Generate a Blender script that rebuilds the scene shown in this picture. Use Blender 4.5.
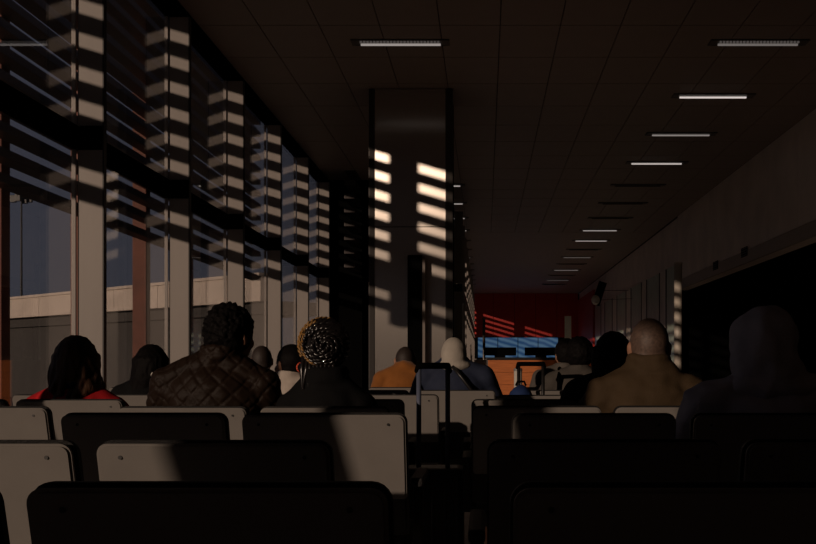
import bpy, bmesh, math, random
from mathutils import Vector, Matrix, noise
random.seed(7)
for o in list(bpy.data.objects): bpy.data.objects.remove(o)
SC = bpy.context.scene
COL = SC.collection

# ------------------------------------------------------------------ camera, sky, sun, exposure
CZ = 1.05
F = 1133.0
VX, VY = 485.0, 366.0
cam = bpy.data.cameras.new('camera'); cam.sensor_width = 36; cam.lens = 36 * F / 816
cam.shift_x = -(VX - 408) / 816; cam.shift_y = (VY - 272) / 816
cam.clip_end = 500
co = bpy.data.objects.new('camera', cam); COL.objects.link(co)
co.location = (0, 0, CZ); co.rotation_euler = (math.pi / 2, 0, 0)
SC.camera = co

w = bpy.data.worlds.new('sky'); SC.world = w; w.use_nodes = True
nt = w.node_tree
bg = nt.nodes['Background']
tc = nt.nodes.new('ShaderNodeTexCoord'); sx = nt.nodes.new('ShaderNodeSeparateXYZ')
rp = nt.nodes.new('ShaderNodeValToRGB')
nt.links.new(tc.outputs['Generated'], sx.inputs[0]); nt.links.new(sx.outputs['Z'], rp.inputs[0])
nt.links.new(rp.outputs[0], bg.inputs[0])
rp.color_ramp.elements[0].position = 0.0; rp.color_ramp.elements[0].color = (0.072, 0.070, 0.084, 1)
rp.color_ramp.elements[1].position = 0.5; rp.color_ramp.elements[1].color = (0.048, 0.054, 0.084, 1)
bg.inputs[1].default_value = 0.85

sun = bpy.data.lights.new('sun', 'SUN'); sun.energy = 2.15; sun.color = (1.0, 0.735, 0.545); sun.angle = math.radians(0.55)
so = bpy.data.objects.new('sun', sun); COL.objects.link(so)
K = 0.74
so.rotation_euler = Vector((K, 1, -0.30 * K)).to_track_quat('-Z', 'Y').to_euler()
so.location = (-10, -12, 8)

SC.view_settings.view_transform = 'Standard'; SC.view_settings.look = 'None'
SC.view_settings.exposure = 0.0; SC.view_settings.gamma = 1.0
SC.view_settings.use_curve_mapping = False

# ------------------------------------------------------------------ helpers
def PX(px, d): return (px - VX) * d / F
def PZ(py, d): return CZ + (VY - py) * d / F

MATS = {}
def mat(name, col, rough=0.6, metal=0.0, noise_amt=0.0, nscale=20, bump=0.0, bscale=60, spec=0.5, emit=None, estr=0, aniso=0, coat=0, stretch=(1, 1, 1), sheen=0):
    if name in MATS: return MATS[name]
    m = bpy.data.materials.new(name); m.use_nodes = True
    n = m.node_tree.nodes; l = m.node_tree.links
    p = n['Principled BSDF']
    p.inputs['Base Color'].default_value = (*col, 1); p.inputs['Roughness'].default_value = rough
    p.inputs['Metallic'].default_value = metal; p.inputs['Specular IOR Level'].default_value = spec
    p.inputs['Coat Weight'].default_value = coat
    p.inputs['Sheen Weight'].default_value = sheen
    if emit: p.inputs['Emission Color'].default_value = (*emit, 1); p.inputs['Emission Strength'].default_value = estr
    t = n.new('ShaderNodeTexCoord'); mp = n.new('ShaderNodeMapping'); mp.inputs['Scale'].default_value = stretch
    l.new(t.outputs['Object'], mp.inputs[0])
    if noise_amt:
        z = n.new('ShaderNodeTexNoise'); z.inputs['Scale'].default_value = nscale; z.inputs['Detail'].default_value = 4
        l.new(mp.outputs[0], z.inputs['Vector'])
        r = n.new('ShaderNodeValToRGB')
        r.color_ramp.elements[0].position = .3; r.color_ramp.elements[1].position = .7
        r.color_ramp.elements[0].color = (*[c * (1 - noise_amt) for c in col], 1)
        r.color_ramp.elements[1].color = (*[min(1, c * (1 + noise_amt)) for c in col], 1)
        l.new(z.outputs['Fac'], r.inputs[0]); l.new(r.outputs[0], p.inputs['Base Color'])
    if bump:
        z = n.new('ShaderNodeTexNoise'); z.inputs['Scale'].default_value = bscale; z.inputs['Detail'].default_value = 3
        l.new(mp.outputs[0], z.inputs['Vector'])
        b = n.new('ShaderNodeBump'); b.inputs['Strength'].default_value = bump; b.inputs['Distance'].default_value = .01
        l.new(z.outputs['Fac'], b.inputs['Height']); l.new(b.outputs[0], p.inputs['Normal'])
    if aniso:
        p.inputs['Anisotropic'].default_value = aniso
        tg = n.new('ShaderNodeTangent'); tg.direction_type = 'RADIAL'; tg.axis = 'Z'
        l.new(tg.outputs[0], p.inputs['Tangent'])
    MATS[name] = m
    return m

def glass_mat(name, tint, rough=0.0, boost=1.0):
    if name in MATS: return MATS[name]
    m = bpy.data.materials.new(name); m.use_nodes = True
    n = m.node_tree.nodes; l = m.node_tree.links; n.clear()
    out = n.new('ShaderNodeOutputMaterial'); mx = n.new('ShaderNodeMixShader'); fr = n.new('ShaderNodeLayerWeight')
    tr = n.new('ShaderNodeBsdfTransparent'); gl = n.new('ShaderNodeBsdfGlossy')
    tr.inputs[0].default_value = (*tint, 1); gl.inputs['Roughness'].default_value = rough; gl.inputs[0].default_value = (boost, boost, boost, 1)
    fr.inputs['Blend'].default_value = .5
    pw = n.new('ShaderNodeMath'); pw.operation = 'POWER'; pw.inputs[1].default_value = 5
    ma = n.new('ShaderNodeMath'); ma.operation = 'MULTIPLY_ADD'; ma.inputs[1].default_value = .96; ma.inputs[2].default_value = .04
    l.new(fr.outputs['Facing'], pw.inputs[0]); l.new(pw.outputs[0], ma.inputs[0])
    l.new(ma.outputs[0], mx.inputs[0]); l.new(tr.outputs[0], mx.inputs[1]); l.new(gl.outputs[0], mx.inputs[2]); l.new(mx.outputs[0], out.inputs[0])
    MATS[name] = m
    return m

def new_mesh(bm, name, smooth=False):
    me = bpy.data.meshes.new(name); bm.to_mesh(me); bm.free()
    if smooth:
        me.polygons.foreach_set('use_smooth', [True] * len(me.polygons))
    return me

def link(name, me, material=None, parent=None, loc=None, rot=None):
    o = bpy.data.objects.new(name, me); COL.objects.link(o)
    if material is not None and me is not None and not me.materials: me.materials.append(material)
    if parent: o.parent = parent
    if loc is not None: o.location = loc
    if rot is not None: o.rotation_euler = rot
    return o

def empty(name, loc=(0, 0, 0), rz=0.0):
    o = bpy.data.objects.new(name, None); COL.objects.link(o); o.location = loc; o.rotation_euler = (0, 0, rz)
    o.empty_display_size = .1
    return o

def tag(o, label, cat, group=None, kind=None):
    if label: o['label'] = label
    if cat: o['category'] = cat
    if group: o['group'] = group
    if kind: o['kind'] = kind
    return o

def struct(o, label=None):
    o['kind'] = 'structure'
    if label: o['label'] = label
    return o

def box(bm, a, b, bev=0.0, mtx=None):
    a = Vector(a); b = Vector(b); c = (a + b) / 2; s = b - a
    M = Matrix.Translation(c) @ Matrix.Diagonal((abs(s.x), abs(s.y), abs(s.z), 1))
    r = bmesh.ops.create_cube(bm, size=1, matrix=M)
    vs = r['verts']
    if bev:
        es = list({e for v in vs for e in v.link_edges})
        g = bmesh.ops.bevel(bm, geom=es, offset=bev, segments=2, affect='EDGES', profile=.7)
        vs = list({v for f in g['faces'] for v in f.verts} | {v for v in vs if v.is_valid})
    if mtx is not None: bmesh.ops.transform(bm, matrix=mtx, verts=vs)
    return vs

def boxm(name, a, b, bev=0.0):
    bm = bmesh.new(); box(bm, a, b, bev); return new_mesh(bm, name)

def boxo(name, a, b, material, parent=None, bev=0.0):
    return link(name, boxm(name, a, b, bev), material, parent)

_SPH = {}
def _sphere(seg, rings):
    if (seg, rings) not in _SPH:
        vs = [(0, 0, 1)]
        for j in range(1, rings):
            t = math.pi * j / rings
            vs += [(math.sin(t) * math.cos(2 * math.pi * i / seg), math.sin(t) * math.sin(2 * math.pi * i / seg), math.cos(t)) for i in range(seg)]
        vs.append((0, 0, -1)); n = len(vs); fs = []
        for i in range(seg):
            k = (i + 1) % seg
            fs.append((0, 1 + i, 1 + k))
            for j in range(rings - 2):
                o = 1 + j * seg; fs.append((o + i, o + seg + i, o + seg + k, o + k))
            o = 1 + (rings - 2) * seg; fs.append((o + i, n - 1, o + k))
        _SPH[(seg, rings)] = ([Vector(v) for v in vs], fs)
    return _SPH[(seg, rings)]

def cyl(bm, p0, p1, r0, r1=None, seg=16, caps=True):
    p0 = Vector(p0); p1 = Vector(p1); r1 = r0 if r1 is None else r1
    q = (p1 - p0).to_track_quat('Z', 'Y')
    cs = [q @ Vector((math.cos(2 * math.pi * i / seg), math.sin(2 * math.pi * i / seg), 0)) for i in range(seg)]
    A = [bm.verts.new(p0 + c * r0) for c in cs]; B = [bm.verts.new(p1 + c * r1) for c in cs]
    for i in range(seg):
        k = (i + 1) % seg; bm.faces.new((A[i], A[k], B[k], B[i]))
    if caps: bm.faces.new(A[::-1]); bm.faces.new(B)
    return A + B

def ell(bm, c, r, rot=None, seg=20, rings=12):
    if not isinstance(r, (tuple, list)): r = (r, r, r)
    M = Matrix.Translation(Vector(c))
    if rot is not None: M = M @ rot.to_4x4()
    M = M @ Matrix.Diagonal((*r, 1))
    vs, fs = _sphere(seg, rings)
    V = [bm.verts.new(M @ v) for v in vs]
    for f in fs: bm.faces.new([V[i] for i in f])
    return V

def cap(bm, p0, p1, r0, r1=None, seg=14):
    r1 = r0 if r1 is None else r1
    p0 = Vector(p0); p1 = Vector(p1)
    if (p1 - p0).length > 1e-5: cyl(bm, p0, p1, r0, r1, seg)
    rg = max(5, seg * 2 // 3)
    ell(bm, p0, r0, seg=seg, rings=rg); ell(bm, p1, r1, seg=seg, rings=rg)

def chain(bm, pts, rs, seg=12):
    for i in range(len(pts) - 1): cap(bm, pts[i], pts[i + 1], rs[i], rs[i + 1], seg)

def tube(bm, pts, r, seg=8):
    """swept tube with shared rings"""
    pts = [Vector(p) for p in pts]; rings = []
    up = Vector((0.13, .2, 1)).normalized()
    for i, p in enumerate(pts):
        t = (pts[min(i + 1, len(pts) - 1)] - pts[max(i - 1, 0)]).normalized()
        u = t.cross(up)
        if u.length < 1e-3: u = t.cross(Vector((1, 0, 0)))
        u.normalize(); v = u.cross(t).normalized()
        rr = r[i] if isinstance(r, (list, tuple)) else r
        rings.append([bm.verts.new(p + (u * math.cos(a) + v * math.sin(a)) * rr) for a in [2 * math.pi * k / seg for k in range(seg)]])
    for a, b in zip(rings, rings[1:]):
        for k in range(seg): bm.faces.new((a[k], a[(k + 1) % seg], b[(k + 1) % seg], b[k]))
    bm.faces.new(rings[0][::-1]); bm.faces.new(rings[-1])

TS = bpy.data.scenes.new('workshop')
def remesh(bm, name, voxel, smooth=4, amp=0, freq=8, fn=None, stretch=(1, 1, 1)):
    me = bpy.data.meshes.new('tmp'); bm.to_mesh(me); bm.free()
    o = bpy.data.objects.new('tmp', me); TS.collection.objects.link(o)
    m = o.modifiers.new('r', 'REMESH'); m.mode = 'VOXEL'; m.voxel_size = voxel; m.use_smooth_shade = True
    if smooth:
        s = o.modifiers.new('s', 'SMOOTH'); s.iterations = smooth; s.factor = .5
    vl = TS.view_layers[0]; vl.update()
    e = o.evaluated_get(vl.depsgraph)
    r = bpy.data.meshes.new_from_object(e); r.name = name
    bpy.data.objects.remove(o); bpy.data.meshes.remove(me)
    if amp or fn:
        off = Vector((random.random() * 50, random.random() * 50, random.random() * 50))
        st = Vector(stretch)
        nrm = [v.normal.copy() for v in r.vertices]
        for v, n in zip(r.vertices, nrm):
            q = Vector((v.co.x * st.x, v.co.y * st.y, v.co.z * st.z)) * freq + off
            d = amp * (noise.noise(q) + .5 * noise.noise(q * 2.1) + .35) if amp else 0
            if fn: d += fn(v.co, n)
            v.co += n * d
    r.polygons.foreach_set('use_smooth', [True] * len(r.polygons))
    return r

# ------------------------------------------------------------------ materials
M_CEIL = mat('ceiling_panel_paint', (.25, .20, .173), .5, noise_amt=.06, nscale=2)
M_SLAB = mat('roof_slab', (.05, .042, .038), .9)
M_FIN = mat('anodised_fin', (.285, .252, .23), .45, noise_amt=.06, nscale=6, stretch=(1, 1, .2))
M_DARK = mat('dark_metal', (.012, .011, .011), .4)
M_GLASS = glass_mat('window_glass', (.86, .87, .88))
M_GREENGLASS = mat('satin_green_glass', (.52, .62, .52), .3, noise_amt=.15, nscale=2)
M_LOUV = mat('louvre_paint', (.045, .035, .033), .55)
M_RUST = mat('rust_red_steel', (.17, .05, .027), .6, noise_amt=.2, nscale=5)
M_FLOOR = mat('floor_stone', (.74, .66, .59), .2, noise_amt=.08, nscale=3, spec=.7)
M_BULK = mat('bulkhead_panel', (.72, .62, .55), .38, noise_amt=.12, nscale=1.2)
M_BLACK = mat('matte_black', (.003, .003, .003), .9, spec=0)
M_REDW = mat('red_wall_paint', (.42, .026, .02), .5, noise_amt=.08, nscale=2)
M_ASPH = mat('asphalt', (.05, .048, .046), .9, noise_amt=.2, nscale=1)
M_CONC = mat('pale_concrete', (.60, .51, .44), .85, noise_amt=.1, nscale=.6)
M_CONCD = mat('shaded_dark_concrete', (.055, .05, .047), .85, noise_amt=.15, nscale=.5)  # dark lower concrete, shade under the parapet put into its colour
M_STEEL = mat('brushed_steel_cladding', (.60, .55, .50), .27, metal=.80, aniso=1.0)
M_SEATG = mat('grey_seat_shell', (.225, .207, .19), .45, noise_amt=.05, nscale=9)
M_PAD = mat('black_seat_vinyl', (.012, .011, .011), .55, bump=.2, bscale=200)
M_CHROME = mat('seat_frame_metal', (.10, .095, .09), .4, metal=.9)
M_WOOD = mat('orange_wood_laminate', (.50, .15, .04), .45, noise_amt=.18, nscale=5, stretch=(1, 1, 14))
M_WHITE = mat('off_white_paint', (.62, .58, .52), .5, noise_amt=.05, nscale=5)
M_PALE = mat('pale_wall_panel', (.74, .66, .56), .4, noise_amt=.15, nscale=2)

# ------------------------------------------------------------------ the setting
W = 3.4; R = 5.1; HC = 5.02; P = 2.735; D1 = 9.465; Y0 = -30.0; YE = 62.0
YC = 24.2; YK = 27.5; XK = -0.75

struct(boxo('floor', (-3.6, Y0, -.2), (9, YE + .3, 0), M_FLOOR))
struct(boxo('ground', (-120, -60, -.6), (-3.62, 160, -.25), M_ASPH))
# ceiling slab and its panels
ceil = struct(boxo('ceiling', (-3.55, Y0, HC + .03), (R + .3, YE + .3, HC + .35), M_SLAB))
pm = boxm('ceiling_panel', (-.3465, -.674, HC), (.3465, .674, HC + .022), .004)
pm.materials.append(M_CEIL)
yy = 11.15
LIGHT_Y = [13.88 + P * i for i in range(16)]
LIGHT_X = (-1.035, 3.35)
cols = [-3.34 + .3517 + .70333 * i for i in range(12)]
for j in range(17):
    for cx in cols:
        link('ceiling_panel', pm, None, ceil, (cx, yy + j * 1.3675, 0))
far_y = yy + 17 * 1.3675 - .684
link('far_ceiling_lining', boxm('far_ceiling_lining', (-3.4, far_y + .006, HC), (R, YE, HC + .022)), M_CEIL, ceil)
link('near_ceiling_lining', boxm('near_ceiling_lining', (-3.4, Y0, HC), (R, yy - .69, HC + .022)), M_CEIL, ceil)
# back wall, solid left wall behind the camera
struct(boxo('wall_back', (-3.6, Y0 - .2, 0), (9, Y0, HC), M_BULK))
struct(boxo('wall_left', (-3.6, -11, 0), (-3.36, -1.46, HC), M_BULK))
struct(boxo('wall_left_shade_panel', (-3.43, -.46, 0), (-3.38, .70, HC), M_BULK))  # unseen opaque bay, its edges set by the shade wanted on the seats
# glazed facade
fins = [D1 + P * n for n in range(-2, 6)]
edges = [-1.46, -.46, .70] + fins + [YC]
back_fins = [Y0 + 19 / 7 * i for i in range(8)]  # unseen rear bays, added so sunlight behind the camera brightens the column
upfin = boxm('fin_upper', (.008, -.03, 3.05), (.217, .03, HC - .22), .004); lofin = boxm('fin_lower', (.008, -.03, .1), (.217, .03, 2.85), .004)
bar_u = boxm('glazing_bar', (-.035, -.055, 3.05), (.0, -.03, HC - .22), .003); bar_l = boxm('glazing_bar', (-.035, -.055, .1), (.0, -.03, 2.85), .003)
cover = boxm('fin_cover', (.217, -.036, .1), (.227, .036, HC - .22))
for me in (upfin, lofin, bar_u, bar_l): me.materials.append(M_FIN)
cover.materials.append(M_DARK)
brk = boxm('fin_bracket', (.031, -.034, 2.85), (.217, .034, 3.05)); brk.materials.append(M_BLACK)
n = 0
for a, b in list(zip(back_fins[:-1], back_fins[1:])) + list(zip(edges[:-1], edges[1:])):
    if a == -.46: continue
    n += 1
    r = struct(empty('window_%d' % n, (-W, a, 0)))
    for z0, z1 in ((.1, 2.86), (3.04, HC - .02)):
        link('pane', boxm('pane', (-.02, .035, z0), (-.008, b - a - .035, z1)), M_GLASS, r)
    if a in fins or a in back_fins:
        for me in (upfin, lofin, bar_u, bar_l, cover, brk): link(me.name.split('.')[0], me, None, r)
    f = bmesh.new()
    box(f, (-.05, 0, 0), (.06, b - a, .1)); box(f, (-.05, 0, HC - .03), (.05, b - a, HC))
    link('frame', new_mesh(f, 'frame'), M_DARK, r)
struct(boxo('trim_3', (-W - .04, Y0, 2.86), (-W + .03, -11, 3.04), M_BLACK))
struct(boxo('trim_1', (-W - .04, -1.46, 2.86), (-W + .03, YC, 3.04), M_BLACK))
struct(boxo('trim_2', (-W - .03, -1.46, HC - .22), (-W + .06, YC, HC), M_BLACK))
# dark core block at the end of the glazing
struct(boxo('wall_core', (-3.6, YC, 0), (XK, YK, HC), M_BLACK))
# far glazing
far_edges = [YK + 2.8 * i for i in range(13)]
for a, b in zip(far_edges[:-1], far_edges[1:]):
    n += 1
    r = struct(empty('window_%d' % n, (XK, a, 0)))
    link('pane', boxm('pane', (-.02, .04, .1), (-.008, b - a - .03, HC - .02)), M_GLASS, r)
    link('fin', upfin, None, r); link('fin', lofin, None, r)
    f = bmesh.new(); box(f, (-.05, 0, 0), (.06, b - a, .1)); box(f, (-.05, 0, 2.86), (.2, b - a, 3.04))
    link('frame', new_mesh(f, 'frame'), M_DARK, r)
# end wall with red cladding
endw = struct(boxo('wall_end', (XK - .3, YE, 0), (9, YE + .3, HC), M_BLACK))
for i in range(5):
    link('red_panel', boxm('red_panel', (-.7 + 1.16 * i, YE - .06, 2.62), (-.7 + 1.16 * i + 1.14, YE, HC)), M_REDW, endw)
link('grey_dado', boxm('grey_dado', (-.7, YE - .05, 0), (R, YE, 1.45)), mat('dado_grey', (.10, .09, .085), .6), endw)
# right wall: bulkhead with open shop fronts underneath
wr = struct(boxo('wall_right', (R, Y0, 3.05), (R + .25, 30, HC), M_BULK))
for i in range(8):
    y = 14.6 + i * 1.9
    link('bulkhead_panel', boxm('bulkhead_panel', (R - .025, y, 3.30), (R, y + 1.89, HC - .22), .003), M_BULK, wr)
link('edge_trim', boxm('edge_trim', (R - .05, Y0, 3.05), (R, 30, 3.285)), mat('edge_trim_paint', (.30, .255, .22), .4), wr)
for px, py in ((718, 265.5), (747, 252)):
    d = R * F / (px - VX)
    z = PZ(py, d)
    v = link('air_vent', boxm('air_vent', (R - .058, d - .26, z - .09), (R - .05, d + .26, z + .09)), M_BLACK, wr)
    for k in range(4):
        link('vent_slat', boxm('vent_slat', (R - .064, d - .25, z - .075 + k * .045), (R - .058, d + .25, z - .06 + k * .045)), M_DARK, v)
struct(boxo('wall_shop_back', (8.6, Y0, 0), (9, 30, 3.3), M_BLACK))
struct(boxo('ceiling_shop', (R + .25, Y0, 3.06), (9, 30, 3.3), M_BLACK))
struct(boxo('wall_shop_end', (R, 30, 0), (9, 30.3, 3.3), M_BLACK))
# right wall beyond the shops: pale panels between dark posts
wf = struct(boxo('wall_right_far', (R + .06, 30, 0), (R + .3, YE, HC), M_BULK))
ys = 30.1
k = 0
widths = [1.6, 1.2, 2.6, 1.2, 2.6, 1.4, 2.8, 1.6, 2.8, 1.6, 2.8, 2.2, 2.8]
for wd in widths:
    if ys + wd > 53: break
    pm2 = M_PALE if k % 2 else M_GREENGLASS
    z1 = 3.75
    link('wall_panel', boxm('wall_panel', (R - .03, ys + .06, .1), (R + .0, ys + wd - .06, z1), .003), pm2, wf)
    link('panel_post', boxm('panel_post', (R - .045, ys - .05, 0), (R + .05, ys + .05, 3.75)), M_DARK, wf)
    ys += wd; k += 1
for i in range(4):
    link('red_panel', boxm('red_panel', (R - .05, 53 + 2.2 * i, .1), (R + .05, 53 + 2.2 * i + 2.18, HC - .4)), M_REDW, wf)

# ------------------------------------------------------------------ outside: louvre screens, viaduct, mast
def louvres(name, label, x, y0, y1, posts, short_posts=()):
    r = empty(name, (x, y0, -.25)); tag(r, label, 'louvre')
    L = y1 - y0
    me = boxm('louvre_blade', (-.11, 0, -.052), (.11, L, .052), .012); me.materials.append(M_LOUV)
    for i in range(17): link('louvre_blade', me, None, r, (0, 0, .25 + 3.10 + .28 * i))
    pm = boxm('post', (-.11, -.12, 0), (.11, .12, 8.0), .01); pm.materials.append(M_RUST)
    for y in posts: link('post', pm, None, r, (-.23, y - y0, 0))
    hm = boxm('short_post', (-.13, -.12, 3.2), (.13, .12, 8.0), .01); hm.materials.append(M_RUST)  # unseen posts, cut short so their shade leaves the lower column sunlit
    for y in short_posts: link('short_post', hm, None, r, (-.25, y - y0, 0))
louvres('louvre_screen', 'dark horizontal sun louvres on rust red posts outside the tall windows', -5.35, -36, 26.5, [10.2 + P * i for i in (-16, -14, -12, -10, -8, -6, 1, 2, 3, 4)], [10.2 + P * i for i in (-2, -1, 0)])
louvres('louvre_screen', 'distant dark sun louvres outside the far corridor windows', -2.75, YK - 4.5, YE, [YK + 2.8 * i for i in range(-1, 12)])
# viaduct
va = Vector((-26.2, 53.6)); vb = Vector((-6.6, 34.6))
dv = (vb - va); ang = math.atan2(dv.y, dv.x); Lv = dv.length
vi = empty('viaduct', (va.x, va.y, -.25), ang); tag(vi, 'pale concrete viaduct parapet crossing beyond the windows', 'viaduct')
for i in range(9):
    s = Lv / 9
    link('parapet', boxm('parapet', (i * s + .012, -.3, 3.27), ((i + 1) * s - .012, .0, 4.04), .02), M_CONC, vi)
link('coping', boxm('coping', (0, -.36, 4.04), (Lv, .06, 4.14), .015), M_CONC, vi)
link('deck', boxm('deck', (0, 0, 2.9), (Lv, 2.2, 3.3)), M_CONCD, vi)
link('under_wall', boxm('under_wall', (0, .15, 0), (Lv, .4, 2.9)), M_CONCD, vi)
# floodlight mast
d = 70; mx = PX(21.5, d); mz = PZ(196, d)
ms = empty('floodlight_mast', (mx, d, -.25)); tag(ms, 'thin floodlight mast against the sky beyond the viaduct', 'mast')
b = bmesh.new(); cyl(b, (0, 0, 0), (0, 0, mz + .4), .085, .05, 12); link('pole', new_mesh(b, 'pole'), M_DARK, ms)
b = bmesh.new(); cyl(b, (-.6, 0, mz + .25), (.6, 0, mz + .25), .05); cyl(b, (0, -.6, mz + .25), (0, .6, mz + .25), .05); link('crossarm', new_mesh(b, 'crossarm'), M_DARK, ms)
for sxx, syy in ((-.5, 0), (.5, 0), (0, -.5), (0, .5)):
    link('floodlight', boxm('floodlight', (sxx - .17, syy - .1, mz - .15), (sxx + .17, syy + .1, mz + .3), .03), M_DARK, ms)

# ------------------------------------------------------------------ column
CY = 16.2
cl = empty('column', (-1.06, CY, 0)); tag(cl, 'brushed steel clad square column with black corner strips', 'column')
link('core', boxm('core', (-.58, .02, 0), (.58, 1.2, HC - .01)), M_BLACK, cl)
for z0, z1 in ((0, 3.035), (3.045, HC - .01)):
    link('cladding_panel', boxm('cladding_panel', (-.515, 0, z0), (.495, .02, z1)), M_STEEL, cl)
M_CORN = mat('black_corner_metal', (.05, .045, .042), .35, metal=.3)
for x0, x1 in ((-.6, -.52), (.5, .6)):
    link('corner_strip', boxm('corner_strip', (x0, -.01, 0), (x1, .1, HC - .01), .004), M_CORN, cl)
# black totem in front of the column
d = 16.06
t = empty('totem_sign', (PX(414.5, d), d, 0)); tag(t, 'slim tall black totem standing in front of the steel column', 'totem')
x0 = PX(407.5, d) - PX(414.5, d); x1 = -x0
zt = PZ(255, d)
link('body', boxm('body', (x0, 0, .06), (x1, .10, zt), .006), M_BLACK, t)
link('side_panel', boxm('side_panel', (x1 + .001, .02, .06), (x1 + .05, .10, zt - .05), .003), mat('totem_side', (.22, .19, .17), .4), t)
link('base', boxm('base', (x0 - .05, -.05, 0), (x1 + .05, .12, .06), .01), M_DARK, t)

# ------------------------------------------------------------------ ceiling lights
def ceiling_light(x, y, e, label, two=False):
    r = empty('ceiling_light', (x, y, HC)); tag(r, label, 'ceiling light', 'slot ceiling lights')
    b = bmesh.new()
    box(b, (-.6, -.12, -.016), (.6, -.10, 0)); box(b, (-.6, .10, -.016), (.6, .12, 0)); box(b, (-.6, -.1, -.016), (-.56, .1, 0)); box(b, (.56, -.1, -.016), (.6, .1, 0)); box(b, (-.56, -.1, -.012), (.56, .1, -.001))
    link('housing', new_mesh(b, 'housing'), mat('lamp_housing', (.07, .06, .052), .5), r)
    m = mat('lamp_%d' % int(e * 1000), (.3, .28, .26), .5, emit=(1, .88, .82), estr=e) if e > 0 else mat('lamp_off', (.05, .048, .045), .4)
    link('diffuser', boxm('diffuser', (-.49, .02, -.036), (.49, .05, -.014), .003), m, r)
    if two:
        m2 = mat('lamp_grille', (.3, .28, .26), .5, emit=(1, .86, .8), estr=.06)
        for q in range(24): link('louvre_cell', boxm('louvre_cell', (-.49 + q * .041, -.09, -.036), (-.49 + q * .041 + .024, -.066, -.014)), m2, r)
es = [.13, .62, .2, .5, 0, 0, 0, .30, .30, 0, .07, 0, .12, 0, .05, 0]
ords = ['first', 'second', 'third', 'fourth', 'fifth', 'sixth', 'seventh', 'eighth', 'ninth', 'tenth', 'eleventh', 'twelfth', 'thirteenth', 'fourteenth', 'fifteenth', 'sixteenth']
for i, y in enumerate(LIGHT_Y):
    st = 'glowing' if es[i] else 'unlit'
    ceiling_light(LIGHT_X[1], y, es[i], '%s slot ceiling light, %s from the front in the right row' % (st, ords[i]), i == 0)
    if i == 0 or i >= 4:
        el = [.30, 0, 0, 0, .35, .3, .25, .2, 0, 0, .1, 0, 0, 0, 0, 0][i]
        ceiling_light(LIGHT_X[0], y, el, ('lone slot ceiling light in front of the column' if i == 0 else '%s slot ceiling light behind the column, %s from the front in the left row' % ('glowing' if el else 'unlit', ords[i])), i == 0)

# ------------------------------------------------------------------ far things: counter, screens, poles, signs
d = 16.4
xa = PX(488, d)
ct = empty('counter', (xa, d, 0)); tag(ct, 'orange wood service counter behind the blue bag', 'counter')
link('body', boxm('body', (0, .04, 0), (1.7, .7, 1.12)), M_DARK, ct)
for i in range(6):
    link('front_board', boxm('front_board', (0, 0, .06 + i * .18), (1.7, .04, .06 + i * .18 + .177), .003), M_WOOD, ct)
link('worktop', boxm('worktop', (-.02, -.03, 1.14), (1.72, .75, 1.175), .006), M_DARK, ct)
link('end_panel', boxm('end_panel', (-.2, .1, 0), (-.02, .7, 1.14), .004), mat('counter_end', (.10, .09, .085), .5), ct)
for px, lb in ((500, 'black monitor back on the left of the orange counter'), (541, 'black monitor back on the counter above the trolley handle')):
    dd = 16.7
    mo = empty('monitor', (PX(px, dd), dd, 1.175)); tag(mo, lb, 'monitor', 'monitors on the counter')
    link('screen', boxm('screen', (-.24, 0, .03), (.24, .04, .15), .008), M_BLACK, mo)
    link('stand', boxm('stand', (-.08, -.02, 0), (.08, .10, .03), .004), M_BLACK, mo)
# glowing blue band on the end wall, standing in for lit window glass
m = bpy.data.materials.new('blue_glow'); m.use_nodes = True
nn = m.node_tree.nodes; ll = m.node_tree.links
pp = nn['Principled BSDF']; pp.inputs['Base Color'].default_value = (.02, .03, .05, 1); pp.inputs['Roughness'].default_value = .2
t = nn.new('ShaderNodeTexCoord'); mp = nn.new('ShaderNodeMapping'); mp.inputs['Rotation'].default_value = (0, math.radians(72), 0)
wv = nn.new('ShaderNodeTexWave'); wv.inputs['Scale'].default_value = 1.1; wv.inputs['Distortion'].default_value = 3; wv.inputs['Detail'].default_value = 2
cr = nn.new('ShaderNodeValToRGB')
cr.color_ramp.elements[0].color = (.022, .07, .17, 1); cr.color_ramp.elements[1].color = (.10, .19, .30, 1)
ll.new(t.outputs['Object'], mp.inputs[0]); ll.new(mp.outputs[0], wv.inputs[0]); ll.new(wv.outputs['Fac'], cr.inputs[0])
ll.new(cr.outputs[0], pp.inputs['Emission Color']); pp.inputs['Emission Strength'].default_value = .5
MATS['blue_glow'] = m
bd = empty('glow_band', (1.8, YE - .1, 1.5)); tag(bd, 'long glowing blue band below the red end wall', 'display')
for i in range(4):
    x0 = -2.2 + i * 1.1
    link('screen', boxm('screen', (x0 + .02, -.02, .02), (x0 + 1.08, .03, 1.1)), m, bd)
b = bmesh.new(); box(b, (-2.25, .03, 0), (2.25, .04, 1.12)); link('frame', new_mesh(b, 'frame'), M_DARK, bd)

def pole(name, label, cat, px, d, r, ytop, material, base=.14, capm=None):
    p = empty(name, (PX(px, d), d, 0)); tag(p, label, cat)
    zt = PZ(ytop, d)
    b = bmesh.new(); cyl(b, (0, 0, .02), (0, 0, zt), r, seg=20); link('shaft', new_mesh(b, 'shaft', True), material, p)
    b = bmesh.new(); cyl(b, (0, 0, 0), (0, 0, .03), base, base * .9, 24); link('base', new_mesh(b, 'base'), M_DARK, p)
    b = bmesh.new(); cyl(b, (0, 0, zt), (0, 0, zt + .03), r * 1.12, r * 1.0, 20); link('cap', new_mesh(b, 'cap'), capm or material, p)
    return p
pole('pillar', 'slim pale pillar with stripes of sunlight beside the dark shop front', 'pillar', 678, 21.2, .075, 264, mat('pale_pillar', (.62, .56, .48), .4), .14)
pole('sign_pole', 'thin pale pole lit beside the column right edge', 'pole', 463.3, 20, .017, 305, M_WHITE)
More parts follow.
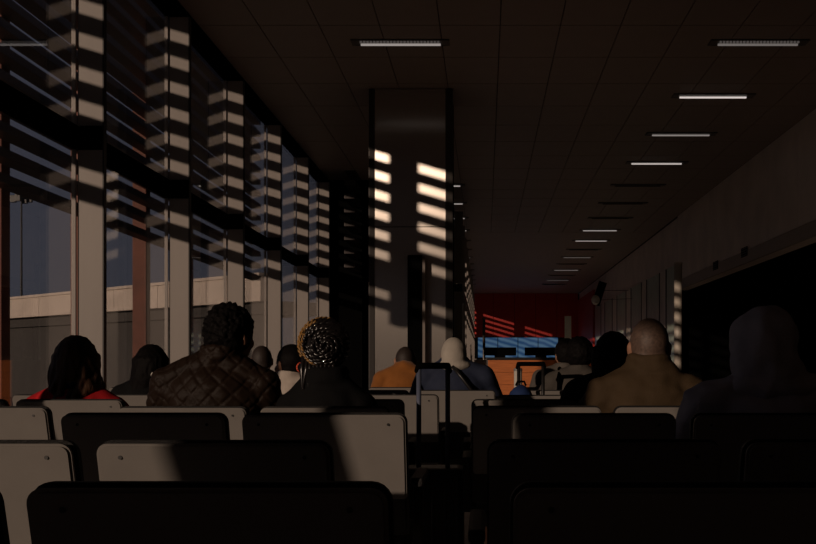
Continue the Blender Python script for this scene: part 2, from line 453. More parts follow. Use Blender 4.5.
pole('queue_post', 'thin grey post in front of the blue band', 'post', 484, 25, .03, 319, mat('post_grey', (.2, .18, .17), .4, metal=.5))
pole('bollard', 'short white bollard in front of the orange counter', 'bollard', 518, 12, .043, 371, M_WHITE, .1, mat('bollard_cap', (.2, .19, .18), .4))
# white standing sign, far right of the corridor
d = 44
t = empty('standing_sign', (PX(568, d), d, 0)); tag(t, 'narrow white upright sign near the red wall', 'sign')
link('board', boxm('board', (-.13, 0, .1), (.13, .08, PZ(316, d)), .01), M_WHITE, t)
link('base', boxm('base', (-.25, -.15, 0), (.25, .25, .1), .01), M_DARK, t)
# hanging sign blade and spotlight
d = 40
t = empty('hanging_sign', (PX(603, d), d, PZ(282, d))); tag(t, 'tilted black blade sign hanging near the right wall', 'sign')
link('panel', boxm('panel', (-.14, -.05, -.85), (.14, .05, 0), .01), M_BLACK, t, rot=(0, math.radians(18), 0))
b = bmesh.new(); cyl(b, (-.1, 0, -.3), (R + .06 - PX(603, d), 0, -.3), .009); link('bracket_arm', new_mesh(b, 'bracket_arm'), M_DARK, t)
d = 39
t = empty('spotlight', (PX(595.5, d), d, PZ(300, d))); tag(t, 'small pale round spotlight below the hanging sign', 'spotlight')
b = bmesh.new(); ell(b, (0, 0, 0), (.15, .15, .17)); link('shade', new_mesh(b, 'shade', True), M_WHITE, t)
b = bmesh.new(); cyl(b, (.1, 0, 0), (R + .06 - PX(595.5, d), 0, .05), .007); link('stem', new_mesh(b, 'stem'), M_DARK, t)

# ------------------------------------------------------------------ seat benches
SW, SP, TG = .505, .56, .28
LEAN = .32
def rrect(w, h, r, n=5):
    pts = []
    for cx, cz, a0 in ((w / 2 - r, h - r, 0), (-w / 2 + r, h - r, 90), (-w / 2 + r * .5, r * .5, 180), (w / 2 - r * .5, r * .5, 270)):
        rr = r if a0 < 180 else r * .5
        for i in range(n + 1):
            a = math.radians(a0 + 90 * i / n); pts.append((cx + rr * math.cos(a), cz + rr * math.sin(a)))
    return pts
def slab(w, h, r, y0, y1, zoff, bev=.006):
    b = bmesh.new()
    pts = rrect(w, h, r)
    f = b.faces.new([b.verts.new((x, y0, z + zoff)) for x, z in pts])
    e = bmesh.ops.extrude_face_region(b, geom=[f])
    bmesh.ops.translate(b, vec=(0, y1 - y0, 0), verts=[v for v in e['geom'] if isinstance(v, bmesh.types.BMVert)])
    bmesh.ops.recalc_face_normals(b, faces=b.faces)
    es = [ed for ed in b.edges if abs(ed.verts[0].co.y - ed.verts[1].co.y) < 1e-6]
    bmesh.ops.bevel(b, geom=es, offset=bev, segments=2, affect='EDGES')
    # lean: top towards -y
    for v in b.verts: v.co.y += -LEAN * (v.co.z)
    return b
me_back = new_mesh(slab(SW, .27, .024, 0, .022, -.27), 'backrest'); me_back.materials.append(M_SEATG)
me_pad = new_mesh(slab(SW + .008, .40, .03, .023, .065, -.394, .012), 'pad'); me_pad.materials.append(M_PAD)
b = bmesh.new(); box(b, (-SW / 2 + .01, .20, -.452), (SW / 2 - .01, .62, -.40), .02); me_seat = new_mesh(b, 'seat_pan'); me_seat.materials.append(M_PAD)
b = bmesh.new(); box(b, (-.02, .12, -.235), (.02, .50, -.205), .01); box(b, (-.016, .22, -.44), (.016, .27, -.21), .004); me_arm = new_mesh(b, 'armrest'); me_arm.materials.append(M_PAD)
b = bmesh.new(); cyl(b, (0, 0, 0), (0, -.002, 0), .0045, seg=10); me_scr = new_mesh(b, 'screw'); me_scr.materials.append(M_DARK)
b = bmesh.new(); box(b, (-.13, .18, -.46), (.13, .58, -.43), .008); me_tab = new_mesh(b, 'table_top'); me_tab.materials.append(M_PAD)

def bench(d, ytop, seats, tables, label):
    """seats: x centres"""
    zt = PZ(ytop, d)
    x0 = min(seats) - SW / 2; x1 = max(seats) + SW / 2; xm = (x0 + x1) / 2
    r = empty('seat_bench', (xm, d, 0)); tag(r, label, 'bench', 'rows of terminal seat benches')
    for x in seats:
        bk = link('backrest', me_back, None, r, (x - xm, 0, zt))
        link('pad', me_pad, None, bk)
        for sx_ in (-.2, .2): link('screw', me_scr, None, bk, (sx_, LEAN * .03 - .0005, -.03))
        link('seat_pan', me_seat, None, r, (x - xm, 0, zt))
    arms = sorted({round(x + s * SP / 2, 3) for x in seats for s in (-1, 1)})
    for x in arms: link('armrest', me_arm, None, r, (x - xm, 0, zt))
    for x in tables: link('table_top', me_tab, None, r, (x - xm, 0, zt))
    link('beam', boxm('beam', (x0 - xm, .36, zt - .52), (x1 - xm, .42, zt - .455), .006), M_CHROME, r)
    for x in (x0 + .25, x1 - .25):
        b = bmesh.new(); box(b, (-.025, .365, .03), (.025, .415, zt - .52)); box(b, (-.03, .12, 0), (.03, .66, .035), .008)
        link('leg', new_mesh(b, 'leg'), M_CHROME, r, (x - xm, 0, 0))
    return zt
def left_block(d, e, count=4):
    xs = []; x = e - SW / 2; tabs = []
    for i in range(count):
        xs.append(x)
        if i == 1 and count > 2:
            tabs.append(x - SW / 2 - TG / 2); x -= SW + TG
        else: x -= SP
    return xs, tabs
def right_block(s, count=4): return [s + SW / 2 + SP * i for i in range(count)], []

SEATZ = {}
rows = [
 (1.57, 489, left_block(1.57, -.136, 2), 'grey seat bench nearest the camera, left of the aisle, in deep shadow'),
 (1.57, 489, right_block(.04, 2), 'seat bench nearest the camera, right of the aisle, in black shadow'),
 (2.45, 444, left_block(2.45, PX(328, 2.45), 3), 'second grey seat bench from the camera, left of the aisle, sunlit at left'),
 (2.45, 443, right_block(PX(489, 2.45), 3), 'second seat bench from the camera, right of the aisle, in shadow'),
 (3.49, 415, left_block(3.49, PX(405, 3.49), 4), 'third seat bench, left of the aisle, with a sunlit right end panel'),
 (3.49, 415.5, right_block(PX(513, 3.49), 4), 'third seat bench, right of the aisle, carrying the grey hooded person'),
 (4.45, 408, left_block(4.45, PX(388, 4.45), 4), 'fourth seat bench, left of the aisle, under the quilted jacket person'),
 (4.45, 407.5, right_block(PX(473, 4.45), 4), 'fourth seat bench, right of the aisle, under the bald person'),
 (5.4, 400.5, left_block(5.4, PX(403, 5.4), 4), 'fifth seat bench, left of the aisle, under the red jacket person'),
 (5.4, 400.5, right_block(PX(472, 5.4), 4), 'fifth seat bench, right of the aisle, under the long black haired person'),
 (6.4, 395.5, left_block(6.4, PX(438, 6.4), 4), 'sixth seat bench, left of the aisle, with a sunlit end beside the trolley handle'),
 (6.4, 396, right_block(PX(497, 6.4), 3), 'sixth seat bench, right of the aisle, with a blue bag on it'),
 (7.3, 391, left_block(7.3, PX(495, 7.3), 4), 'seventh seat bench, sunlit, with the cream hooded person on its right end'),
 (7.3, 391, right_block(PX(510, 7.3), 3), 'seventh seat bench, right of the aisle, under the backpack person'),
 (8.3, 388, left_block(8.3, PX(437, 8.3), 4), 'farthest seat bench on the left, under the orange jacket person'),
 (8.3, 388, right_block(PX(515, 8.3), 3), 'farthest seat bench on the right, under the grey coat person'),
]
for d, yt, (xs, tb), lb in rows:
    if d == 1.57 and 'right' in lb: xs = [x for x in xs]
    SEATZ[d] = bench(d, yt, xs, tb, lb) - .40

# ------------------------------------------------------------------ people
M_SKIN = mat('skin_warm', (.32, .165, .105), .5, noise_amt=.06, nscale=30, spec=.35)
M_SKIND = mat('skin_deep', (.20, .10, .06), .5, noise_amt=.06, nscale=30, spec=.35)
M_HAIRB = mat('hair_black', (.006, .005, .005), .55, spec=.05, bump=.3, bscale=120, stretch=(3, 3, .4))
M_HAIRBR = mat('hair_brown', (.075, .036, .02), .5, noise_amt=.7, nscale=9, spec=.25, bump=.4, bscale=90, stretch=(3, 3, .4))
M_HAIRG = mat('hair_stubble', (.10, .062, .045), .6, noise_amt=.3, nscale=90)
M_HAIRSH = mat('hair_short_dark', (.03, .02, .016), .6, bump=.3, bscale=160)
M_EYE = mat('eye_white', (.6, .58, .55), .2)
M_TRO = mat('dark_trousers', (.02, .02, .024), .8, bump=.2, bscale=150)
M_SHOE = mat('shoe_black', (.012, .012, .012), .4)

def cloth(name, col, rough=.85, bscale=180, sheen=0): return mat(name, col, rough, noise_amt=.10, nscale=12, bump=.25, bscale=bscale, sheen=sheen, spec=.12)

def hand(b, wp, dirv, side, s=1.0):
    """palm and five fingers leaving the wrist wp along dirv, back of hand up"""
    f = Vector(dirv).normalized(); up = Vector((0, 0, 1)); up = (up - f * up.dot(f)).normalized(); lat = f.cross(up) * side
    wp = Vector(wp)
    M = Matrix((lat, f, up)).transposed().to_4x4()
    ell(b, wp + f * .045, (.040 * s, .052 * s, .016 * s), M)
    for i, (o, L) in enumerate(((-.030, .062), (-.010, .074), (.010, .070), (.029, .055))):
        p0 = wp + f * .085 + lat * o; p1 = p0 + f * L * .5 - up * .006; p2 = p1 + f * L * .45 - up * .022
        chain(b, [p0, p1, p2], [.0092, .0086, .0076], 8)
    t0 = wp + f * .025 - lat * .034; t1 = t0 + f * .03 - lat * .028 - up * .004; t2 = t1 + f * .028 - lat * .006 - up * .008
    chain(b, [t0, t1, t2], [.012, .0105, .009], 8)

def HM(p):
    """head matrix"""
    return Matrix.Translation(p['hc']) @ Matrix.Rotation(math.radians(p.get('yaw', 0)), 4, 'Z') @ Matrix.Rotation(math.radians(p.get('pitch', 0)), 4, 'X') @ Matrix.Rotation(math.radians(p.get('roll', 0)), 4, 'Y')

def xf(b, start, M):
    b.verts.ensure_lookup_table()
    bmesh.ops.transform(b, matrix=M, verts=b.verts[start:])

def build_person(x, d, top, label, jacket, seatz, hair=None, skin=M_SKIN, w=1.0, dx=0.0, yaw=0, pitch=0, roll=0, collar='low', wrinkle=.006, jfn=None, jvox=.012, fy=.33, trousers=M_TRO, bulk=0.0, hs=1.0, group=None, turn=0.0, slope=0.0, lift=0.03, hy=0.0, elb=.245):
    rt = empty('person', (x, d + fy, 0), math.radians(turn)); tag(rt, label, 'person', group)
    z0 = seatz + .012
    T = top - 1.28 - (z0 - .455) * 0
    sh = .985 + T + lift     # shoulder height
    def Z(z):                # map baseline torso height
        t = (z - .455) / (.985 - .455)
        return z0 + t * (sh - z0)
    hc = Vector((dx, -.03 + hy, top - .118))
    p = dict(hc=hc, yaw=yaw, pitch=pitch, roll=roll, hs=hs)
    HMx = HM(p)
    wr_ = [Vector((s * .10, .30, z0 + .205)) for s in (-1, 1)]
    el_ = [Vector((s * (elb * w + bulk), .06, Z(.70))) for s in (-1, 1)]
    sd_ = [Vector((s * .178 * w + dx * .35, -.055, sh - .030 - slope)) for s in (-1, 1)]
    nb = Vector((dx * .5, -.06, sh + .045))
    hip = [Vector((s * .09, .02, z0 + .095)) for s in (-1, 1)]
    kn = [Vector((s * .12, .43, z0 + .075)) for s in (-1, 1)]
    an = [Vector((s * .12, .42, .095)) for s in (-1, 1)]
    toe = [Vector((s * .13, .56, .045)) for s in (-1, 1)]
    # --- body
    b = bmesh.new()
    ell(b, (0, 0, Z(.55)), (.165, .115, .10)); ell(b, (dx * .1, -.025, Z(.69)), (.14 * w, .10, .13)); ell(b, (dx * .3, -.050, Z(.86)), (.16 * w, .108, .16))
    cap(b, sd_[0] + Vector((.02, 0, 0)), sd_[1] - Vector((.02, 0, 0)), .052)
    for s in (0, 1):
        cap(b, nb, sd_[s], .048, .05)
        chain(b, [sd_[s], el_[s], wr_[s]], [.052, .042, .028]); hand(b, wr_[s], (-.25 * (s * 2 - 1), 1, -.42), 1 if s else -1)
        chain(b, [hip[s], kn[s]], [.085, .058]); chain(b, [kn[s], kn[s] + (an[s] - kn[s]) * .35 + Vector((0, -.012, 0)), an[s]], [.056, .054, .038])
        chain(b, [an[s] - Vector((0, .03, .03)), toe[s]], [.036, .03])
    chain(b, [nb - Vector((0, 0, .04)), hc + Vector((-dx * .05, -.018, -.06))], [.06, .054])
    st = len(b.verts)
    H = .098 * hs
    ell(b, (0, -.004, .012), (.074 * hs, .092 * hs, H)); ell(b, (0, .035, -.055), (.054, .058, .058))
    ell(b, (0, .066, -.082), (.026, .022, .022)); ell(b, (0, .080, .018), (.05, .016, .018))
    cap(b, (0, .086, .01), (0, .108, -.022), .009, .013); ell(b, (0, .088, -.052), (.022, .01, .007)); ell(b, (0, .086, -.063), (.019, .01, .007))
    for s in (-1, 1):
        ell(b, (s * .077 * hs, -.002, -.012), (.010, .020, .033), Matrix.Rotation(s * .35, 4, 'Z') @ Matrix.Rotation(-.2, 4, 'X'))
        ell(b, (s * .080 * hs, -.012, .000), (.008, .014, .022), Matrix.Rotation(s * .55, 4, 'Z'))
        ell(b, (s * .043, .062, -.03), (.022, .025, .025))
    xf(b, st, HMx)
    body = link('body', remesh(b, 'body', .0085, 3), skin, rt)
    for s in (-1, 1):
        b = bmesh.new(); ell(b, (s * .031, .082, .004), .0125, seg=12, rings=8); bmesh.ops.transform(b, matrix=HMx, verts=b.verts)
        link('eye', new_mesh(b, 'eye', True), M_EYE, body)
    # --- jacket
    t = .018 + bulk
    b = bmesh.new()
    ell(b, (0, .0, Z(.60)), (.175 * w + bulk, .118 + bulk * .5, .11)); ell(b, (dx * .15, -.025, Z(.70)), (.165 * w + bulk, .118 + bulk * .5, .13)); ell(b, (dx * .3, -.048, Z(.86)), (.178 * w + bulk, .122 + bulk * .4, .165))
    cap(b, sd_[0] + Vector((.01, 0, -.005)), sd_[1] - Vector((.01, 0, .005)), .062 + bulk * .3)
    for s in (0, 1):
        cap(b, nb + Vector((0, -.004, -.010)), sd_[s], .063, .062 + bulk * .3)
        chain(b, [sd_[s], el_[s], wr_[s] + (el_[s] - wr_[s]) * .10], [.066 + bulk * .4, .056 + bulk * .4, .042 + bulk * .2])
    if collar == 'low': R_, zc, rr = .060, nb.z + .028, .015
    elif collar == 'stand': R_, zc, rr = .070, nb.z + .028, .019
    else: R_, zc, rr = .072, nb.z + .015, .028
    if collar:
        N = 18
        for i in range(N):
            a = 2 * math.pi * i / N; a2 = 2 * math.pi * (i + 1) / N
            def cp(q): return Vector((dx * .6 + R_ * math.cos(q), -.052 + hy * .4 + R_ * math.sin(q), zc - .02 * max(0, math.sin(q))))
            cap(b, cp(a), cp(a2), rr, seg=8); cap(b, cp(a) - Vector((0, 0, .03)), cp(a2) - Vector((0, 0, .03)), rr, seg=8)
    jk = link('jacket', remesh(b, 'jacket', jvox, 4, wrinkle, 9, jfn, (1, 1, 1.6)), jacket, rt)
    # --- trousers and shoes
    b = bmesh.new()
    ell(b, (0, .0, z0 + .10), (.172, .118, .092))
    for s in (0, 1):
        chain(b, [hip[s], kn[s]], [.092, .068]); chain(b, [kn[s], an[s] + Vector((0, 0, .03))], [.066, .052])
    link('trousers', remesh(b, 'trousers', .014, 3, .004, 10), trousers, rt)
    for s in (0, 1):
        b = bmesh.new(); chain(b, [an[s] + Vector((0, -.03, -.042)), (an[s] + toe[s]) / 2 + Vector((0, 0, -.02)), toe[s]], [.046, .044, .040]); cap(b, an[s] - Vector((0, 0, .05)), an[s] - Vector((0, 0, .01)), .045, .046)
        for v in b.verts: v.co.z = max(v.co.z, .003)
        link('shoe', remesh(b, 'shoe', .01, 2), M_SHOE, rt)
    # --- hair
    p.update(root=rt, M=HMx, sh=sh, nb=nb, sd=sd_, jacket=jk, body=body)
    if hair: hair(p)
    return p

def hair_obj(p, b, name, material, vox=.007, smooth=2, amp=.003, freq=30, stretch=(1, 1, 1), world=False):
    if not world: bmesh.ops.transform(b, matrix=p['M'] @ Matrix.Scale(p['hs'], 4), verts=b.verts)
    return link(name, remesh(b, name, vox, smooth, amp, freq, None, stretch), material, p['root'])

def skull(b, g=.006, back=.014, low=-.045):
    """hair cap over the cranium, open at the face"""
    ell(b, (0, -back, .020), (.078 + g, .092 + g, .094 + g)); ell(b, (0, -.034, low + .01), (.068 + g, .056 + g, .055))

def h_short(m, g=.006, amp=.004, low=-.035):
    def f(p):
        b = bmesh.new(); skull(b, g, .014, low)
        hair_obj(p, b, 'hair', m, .007, 2, amp, 45)
    return f
def h_curly(m):
    def f(p):
        b = bmesh.new(); skull(b, .010, .012, -.035)
        rnd = random.Random(3)
        for i in range(420):
            u = rnd.uniform(0, 2 * math.pi); v = rnd.uniform(-.45, 1)
            rr = math.sqrt(max(0, 1 - v * v)); n = Vector((rr * math.cos(u), rr * math.sin(u), v))
            if (n.y > .55 and n.z < .35) or (abs(n.x) > .6 and -.35 < n.y < .6 and n.z < .1): continue
            c = Vector((n.x * .088, -.012 + n.y * .102, .022 + n.z * .104))
            ell(b, c, rnd.uniform(.006, .011), seg=8, rings=6)
        hair_obj(p, b, 'hair', m, .0045, 1, .003, 70)
    return f
def h_buzz(m, top=True):
    def f(p):
        b = bmesh.new(); ell(b, (0, -.010, .014), (.0775, .092, .100)); ell(b, (0, -.035, -.03), (.069, .058, .05))
        hair_obj(p, b, 'hair', m, .007, 3, 0)
    return f
def h_long(m, length=.26, width=.10, wave=.0, vol=.012, n=26, seed=1, sway=(0, 0), flare=1.0):
    def f(p):
        rnd = random.Random(seed)
        b = bmesh.new(); skull(b, vol, .014, -.02)
        for i in range(n):
            t = i / (n - 1); a = math.radians(-200 + 220 * t) if n > 1 else 0
            # around the back of the head from ear to ear
            cx = math.cos(a) * (.080 + vol * .6); cy = -.012 + math.sin(a) * (.088 + vol * .5)
            L = length * rnd.uniform(.85, 1.08)
            pts = []; rs = []
            ph = rnd.uniform(0, 6.28)
            for k in range(8):
                q = k / 7
                ox = math.sin(ph + q * 8) * wave * q; oy = math.cos(ph * 1.3 + q * 7) * wave * q
                pts.append((cx * (1 + (flare - 1) * q) + ox + sway[0] * q * q, cy - .010 * q + oy + sway[1] * q, .03 - q * L)); rs.append(.021 * (1 - .55 * q * q))
            chain(b, pts, rs, 8)
        hair_obj(p, b, 'hair', m, .0075, 1, .005, 26, (2.2, 2.2, .6))
    return f
def h_ponytail(m, tie, side=(.03, -.10, .0)):
    def f(p):
        b = bmesh.new(); skull(b, .004, .014, -.035)
        hair_obj(p, b, 'hair', m, .007, 3, .0015, 40)
        b = bmesh.new(); s = Vector(side)
        chain(b, [s, s + Vector((.0, -.045, .0)), s + Vector((.0, -.075, -.06)), s + Vector((0, -.07, -.14)), s + Vector((0, -.055, -.20))], [.02, .028, .032, .026, .012])
        o = hair_obj(p, b, 'ponytail', m, .007, 2, .004, 30, (2, 2, .5))
        b = bmesh.new()
        for i in range(12):
            a = i / 12 * 6.283; a2 = (i + 1) / 12 * 6.283
            cap(b, s + Vector((.022 * math.cos(a), -.018, .022 * math.sin(a))), s + Vector((.022 * math.cos(a2), -.018, .022 * math.sin(a2))), .009, seg=8)
        bmesh.ops.transform(b, matrix=p['M'], verts=b.verts)
        link('hair_tie', new_mesh(b, 'hair_tie', True), tie, o)
    return f
def h_braids(m, gold):
    def f(p):
        rnd = random.Random(5)
        b = bmesh.new(); skull(b, .008, .014, -.03)
        ell(b, (.02, -.055, .045), (.082, .062, .078))
        base = hair_obj(p, b, 'hair', m, .007, 2, .004, 40)
        # ropes of braid wound in rings round an axis that points backwards, with golden strands over the left side
        ax = Vector((.18, -1, -.10)).normalized(); e1 = ax.cross(Vector((0, 0, 1))).normalized(); e2 = e1.cross(ax).normalized()
        C = Vector((.004, -.028, .030)); rad = Vector((.101, .104, .104))
        def rope(th, a0, a1, g, mm, N):
            b = bmesh.new(); pts = [[], []]
            for k in range(N):
                ph = math.radians(a0 + (a1 - a0) * k / (N - 1))
                t = math.radians(th + 2.5 * math.sin(ph * 2 + th))
                n = ax * math.cos(t) + (e1 * math.cos(ph) + e2 * math.sin(ph)) * math.sin(t)
                c = C + Vector((n.x * rad.x, n.y * rad.y, n.z * rad.z)) * (1 + g)
                tw = k * 1.1
                side = n.cross(ax).normalized().cross(n)
                for s in (0, 1): pts[s].append(c + side * (.0045 * math.cos(tw + s * math.pi)) + n * (.0035 * math.sin(tw + s * math.pi)))
            for s in (0, 1): tube(b, pts[s], .0066 if mm is m else .004, 6)
            bmesh.ops.transform(b, matrix=p['M'], verts=b.verts)
            link('braid', new_mesh(b, 'braid', True), mm, base)
        for i in range(10):
            th = 10 + i * 8.4
            rope(th, rnd.uniform(0, 60), rnd.uniform(0, 60) + 345, rnd.uniform(-.01, .02), m, int(14 + 60 * math.sin(math.radians(th))))
        for th, a0, a1 in ((58, -80, 30), (71, -62, 70), (86, -30, 105)): rope(th, a0, a1, .04, gold, 40)
        # ends hanging at the nape
        for i in range(9):
            b = bmesh.new(); x = -.075 + i * .016
            pts = [Vector((x, -.085 + .3 * abs(x) ** 1.3, -.02)), Vector((x - .004, -.095 + .2 * abs(x), -.08)), Vector((x - .01 + rnd.uniform(-.01, .01), -.088, -.15)), Vector((x + rnd.uniform(-.01, .01), -.08, -.20))]
            tube(b, pts, [.009, .009, .008, .005], 6)
            bmesh.ops.transform(b, matrix=p['M'], verts=b.verts)
            link('braid', new_mesh(b, 'braid', True), m, base)
    return f
def h_hood(m, r=(.100, .118, .120), drop=.0, name='hood', point=0.0, fold=.010, wide=.0, freq=9):
    def f(p):
        b = bmesh.new()
        ell(b, (0, -.012, .008), r); ell(b, (0, -.055, -.03 - drop), (r[0] * .92, r[1] * .72, r[2] * .95))
        if point: ell(b, (0, -.04, .075), (.055, .06, .05 + point))
        bmesh.ops.transform(b, matrix=p['M'], verts=b.verts)
        nb = p['nb']; hc = p['hc']
        ell(b, (hc.x * .8, -.065, nb.z + .03), (r[0] * 1.0, r[1] * .85, .08)); ell(b, (hc.x * .6, -.075, nb.z - .02), (.115 + wide, .095, .045))
        o = link(name, remesh(b, name, .009, 4, fold, freq, None, (1.3, 1, .8)), m, p['root'])
        # dark opening of the hood at the face
    return f

QUILT = .046
def quilt(co, n):
    if n.y > .35: return 0
    u = math.atan2(co.x, -(co.y - .02)) * .17 if abs(co.x) < .19 else co.x
    v = co.z
    a = (u + v * .85) / QUILT / 1.5; c = (u - v * .85) / QUILT / 1.5
    fa = abs((a % 1) - .5) * 2; fc = abs((c % 1) - .5) * 2
    e = min(1 - fa, 1 - fc)
    return -.006 * math.exp(-(e / .16) ** 2)

def px_person(px, ptop, d, torso_px=None, **k):
    dh = d + k.get('fy', .33) - .03
    top = PZ(ptop, dh)
    tp = px if torso_px is None else torso_px
    x = PX(tp, dh)
    k['dx'] = PX(px, dh) - x
    return build_person(x, d, top, seatz=SEATZ[d], **k)

J_RED = cloth('red_jacket', (.42, .014, .018)); J_BLACK = cloth('black_coat', (.006, .006, .0065)); J_NAVYS = cloth('navy_scarf', (.015, .02, .05))
J_QUILT = cloth('quilted_brown_nylon', (.018, .0105, .007), .45, 260)
J_WHITE = cloth('white_top', (.55, .48, .42)); J_ORANGE = cloth('orange_corduroy', (.27, .098, .022), .8, sheen=.2)
J_NAVY = cloth('navy_parka', (.026, .033, .06), .7); J_HOODW = cloth('cream_fleece_hood', (.42, .38, .33), .9, 90)
J_GREY = cloth('grey_coat', (.10, .088, .077)); J_GREYH = cloth('grey_hoodie', (.075, .066, .058)); J_OLIVE = cloth('olive_brown_jacket', (.060, .039, .021), .75)
J_HGREY = cloth('charcoal_hoodie', (.58, .54, .56), .9, 120)
G_GOLD = mat('golden_braid', (.34, .18, .05), .4)
M_HAIRGL = mat('braid_black_gloss', (.012, .010, .010), .25, coat=.35)
T_RED = mat('hair_tie_red', (.75, .10, .04), .5)

# left side
pr = px_person(77, 340, 5.4, label='person with wavy brown hair in a red jacket, seated far left', jacket=J_RED, hair=h_long(M_HAIRBR, .205, wave=.022, vol=.026, n=30, seed=4, flare=1.25), collar='hood', wrinkle=.006, w=1.12, slope=.04, lift=.02)
b = bmesh.new()
for i in range(20):
    a = i / 20 * 6.283; a2 = (i + 1) / 20 * 6.283
    q = lambda t: Vector((.088 * math.cos(t), -.05 + .092 * math.sin(t), pr['nb'].z + .01))
    cap(b, q(a), q(a2), .026, seg=8)
link('scarf', remesh(b, 'scarf', .009, 3, .006, 20), J_NAVYS, pr['root'])
pr = px_person(153, 345, 6.4, torso_px=150, label='person with long black hair in a dark coat, seated near the window', jacket=J_BLACK, hair=h_long(M_HAIRB, .30, vol=.008, n=26, seed=2, sway=(-.10, 0), flare=1.1), yaw=-25, w=.95)
b = bmesh.new(); ell(b, (0, 0, 0), (.012, .009, .018), seg=12, rings=8)
link('earring', new_mesh(b, 'earring', True), M_WHITE, pr['root'], (pr['hc'].x + .035, pr['hc'].y - .125, pr['hc'].z - .06))
px_person(231, 308, 4.45, torso_px=209, label='person with curly black hair in a quilted dark brown jacket, head turned right', jacket=J_QUILT, hair=h_curly(M_HAIRB), skin=M_SKIN, collar='stand', yaw=-32, jfn=quilt, jvox=.0065, wrinkle=.007, w=1.12, bulk=.02, hs=1.06, lift=.05, slope=.045, elb=.20)
px_person(262, 345, 8.3, label='person with close cropped hair in a black coat, partly hidden behind the quilted jacket', jacket=J_BLACK, hair=h_buzz(M_HAIRSH), w=1.0)
px_person(290, 344, 6.4, label='person in a white top with a ponytail and red hair tie', jacket=J_WHITE, hair=h_ponytail(M_HAIRB, T_RED, (.0, -.098, -.02)), yaw=42, w=.82, slope=.02, lift=.05)
px_person(324, 323, 4.45, torso_px=329, label='person with glossy black and golden braids wound up, in a black coat', jacket=J_BLACK, hair=h_braids(M_HAIRGL, G_GOLD), skin=M_SKIND, collar='hood', w=.84, slope=.06, hs=1.04, elb=.165)
px_person(405, 346, 8.3, torso_px=404, label='person in an orange jacket with short cropped hair before the steel column', jacket=J_ORANGE, hair=h_buzz(M_HAIRSH), collar='low', w=.92, pitch=-28, bulk=.012, lift=.09, hy=.05, slope=.02)
pr = px_person(454, 338, 7.3, torso_px=456, label='person in a navy parka with a cream hood pulled up', jacket=J_NAVY, hair=h_hood(J_HOODW, (.086, .10, .112), .0, 'hood', 0, .004), collar='hood', w=1.08, bulk=.025, pitch=-12, lift=.085, slope=.02)
# bag strap across the parka
b = bmesh.new()
pts = [Vector((-.02, -.165, pr['sh'] + .02)), Vector((.04, -.198, pr['sh'] - .05)), Vector((.10, -.202, pr['sh'] - .13)), Vector((.16, -.175, pr['sh'] - .22))]
tube(b, pts, .012, 8); link('strap', new_mesh(b, 'strap', True), M_DARK, pr['root'])
# right side
px_person(566, 339, 8.3, torso_px=561, label='person with dark hair in a grey coat, farthest back on the right', jacket=J_GREY, hair=h_short(M_HAIRB, .010), w=.95, yaw=15)
pr = px_person(580, 338, 7.3, torso_px=575, label='person with short black hair in a grey hoodie with backpack straps', jacket=J_GREYH, hair=h_short(M_HAIRB, .014, .006, -.03), w=.95, yaw=-10)
for s in (-1, 1):
    b = bmesh.new()
    tube(b, [Vector((s * .10, .02, pr['sh'] - .02)), Vector((s * .105, -.055, pr['sh'] + .06)), Vector((s * .115, -.145, pr['sh'] - .01)), Vector((s * .13, -.180, pr['sh'] - .12)), Vector((s * .135, -.175, pr['sh'] - .2))], .014, 8)
    link('backpack_strap', new_mesh(b, 'backpack_strap', True), M_BLACK, pr['root'])
px_person(612, 333, 5.4, torso_px=606, label='person with straight long black hair beside the bald person', jacket=J_BLACK, hair=h_long(M_HAIRB, .28, vol=.012, n=26, seed=8), w=.9, yaw=12)
px_person(649, 319, 4.45, torso_px=647, label='person with a shaved head in an olive brown jacket', jacket=J_OLIVE, hair=h_buzz(M_HAIRG), collar='stand', w=1.04, bulk=.022, wrinkle=.015, hs=1.07, lift=.055, slope=.05)
px_person(765, 314, 3.49, torso_px=772, label='person in a charcoal hoodie with the hood up, nearest on the right', jacket=J_HGREY, hair=h_hood(J_HGREY, (.108, .125, .128), .01, 'hood', 0, .02, .05), collar='hood', w=1.12, bulk=.03, wrinkle=.02, yaw=-15)

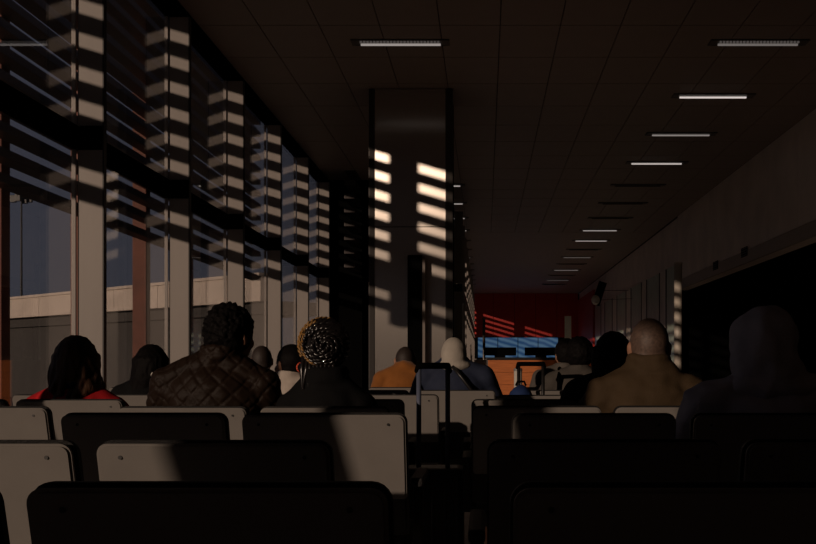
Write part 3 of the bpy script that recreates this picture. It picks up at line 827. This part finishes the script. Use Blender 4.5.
# ------------------------------------------------------------------ luggage
def suitcase(label, px0, px1, ytop, d, bw, material, hm, depth=.22):
    xm = PX((px0 + px1) / 2, d); hw = (px1 - px0) / 2 * d / F - .011
    zt = PZ(ytop, d)
    r = empty('suitcase', (xm, d, 0)); tag(r, label, 'suitcase')
    link('shell', boxm('shell', (-bw / 2, -.02, .05), (bw / 2, depth, .60), .03), material, r)
    for s in (-1, 1):
        b = bmesh.new(); cyl(b, (s * hw, -.005 + .03, .58), (s * hw, .025, zt - .02), .011, seg=12); link('handle_tube', new_mesh(b, 'handle_tube', True), hm, r)
        b = bmesh.new(); cyl(b, (s * bw * .38, .02, .03), (s * bw * .38 + .02, .02, .03), .03, seg=16); link('wheel', new_mesh(b, 'wheel'), M_BLACK, r)
        b = bmesh.new(); cyl(b, (s * bw * .38, depth - .04, .03), (s * bw * .38 + .02, depth - .04, .03), .03, seg=16); link('wheel', new_mesh(b, 'wheel'), M_BLACK, r)
    b = bmesh.new(); hw2 = hw + .012
    chain(b, [(-hw2 + .004, .025, zt - .035), (-hw2 + .012, .025, zt - .012), (hw2 - .012, .025, zt - .012), (hw2 - .004, .025, zt - .035)], [.013, .015, .015, .013], 10)
    link('grip', remesh(b, 'grip', .004, 2), M_BLACK, r)
    for k in range(5):
        link('rib', boxm('rib', (-bw * .4 + k * bw * .2 - .006, -.026, .09), (-bw * .4 + k * bw * .2 + .006, -.02, .56), .002), material, r)
suitcase('dark suitcase standing in the aisle with its tall navy handle extended', 416, 450, 363, 4.98, .27, mat('suitcase_navy', (.012, .014, .022), .4), mat('handle_navy', (.13, .15, .22), .35, metal=.2))
suitcase('black suitcase with raised handle in front of the orange counter', 517, 545, 362, 7.105, .30, mat('suitcase_black', (.01, .01, .01), .5), M_DARK, .14)
# blue bag on the sixth right bench
d = 6.71; sz = SEATZ[6.4]
bx = PX(521, d)
r = empty('backpack', (bx, d, sz)); tag(r, 'small blue backpack standing on the sixth right bench', 'bag')
b = bmesh.new(); hh = PZ(385, d) - sz
ell(b, (0, .02, hh - .10), (.075, .07, .10)); box(b, (-.10, -.05, .01), (.10, .11, hh - .12), .03); ell(b, (0, .03, .17), (.11, .085, .16))
link('body', remesh(b, 'body', .009, 4, .004, 20), cloth('blue_nylon', (.02, .04, .12), .6), r)
b = bmesh.new(); tube(b, [(-.03, .02, hh - .005), (-.02, .02, hh + .02), (.02, .02, hh + .02), (.03, .02, hh - .005)], .007, 8); link('loop', new_mesh(b, 'loop', True), M_BLACK, r)
b = bmesh.new(); box(b, (-.07, -.066, .08), (.07, -.05, .26), .006); link('pocket', new_mesh(b, 'pocket'), cloth('blue_nylon_dark', (.012, .022, .06), .6), r)
bpy.data.scenes.remove(TS)
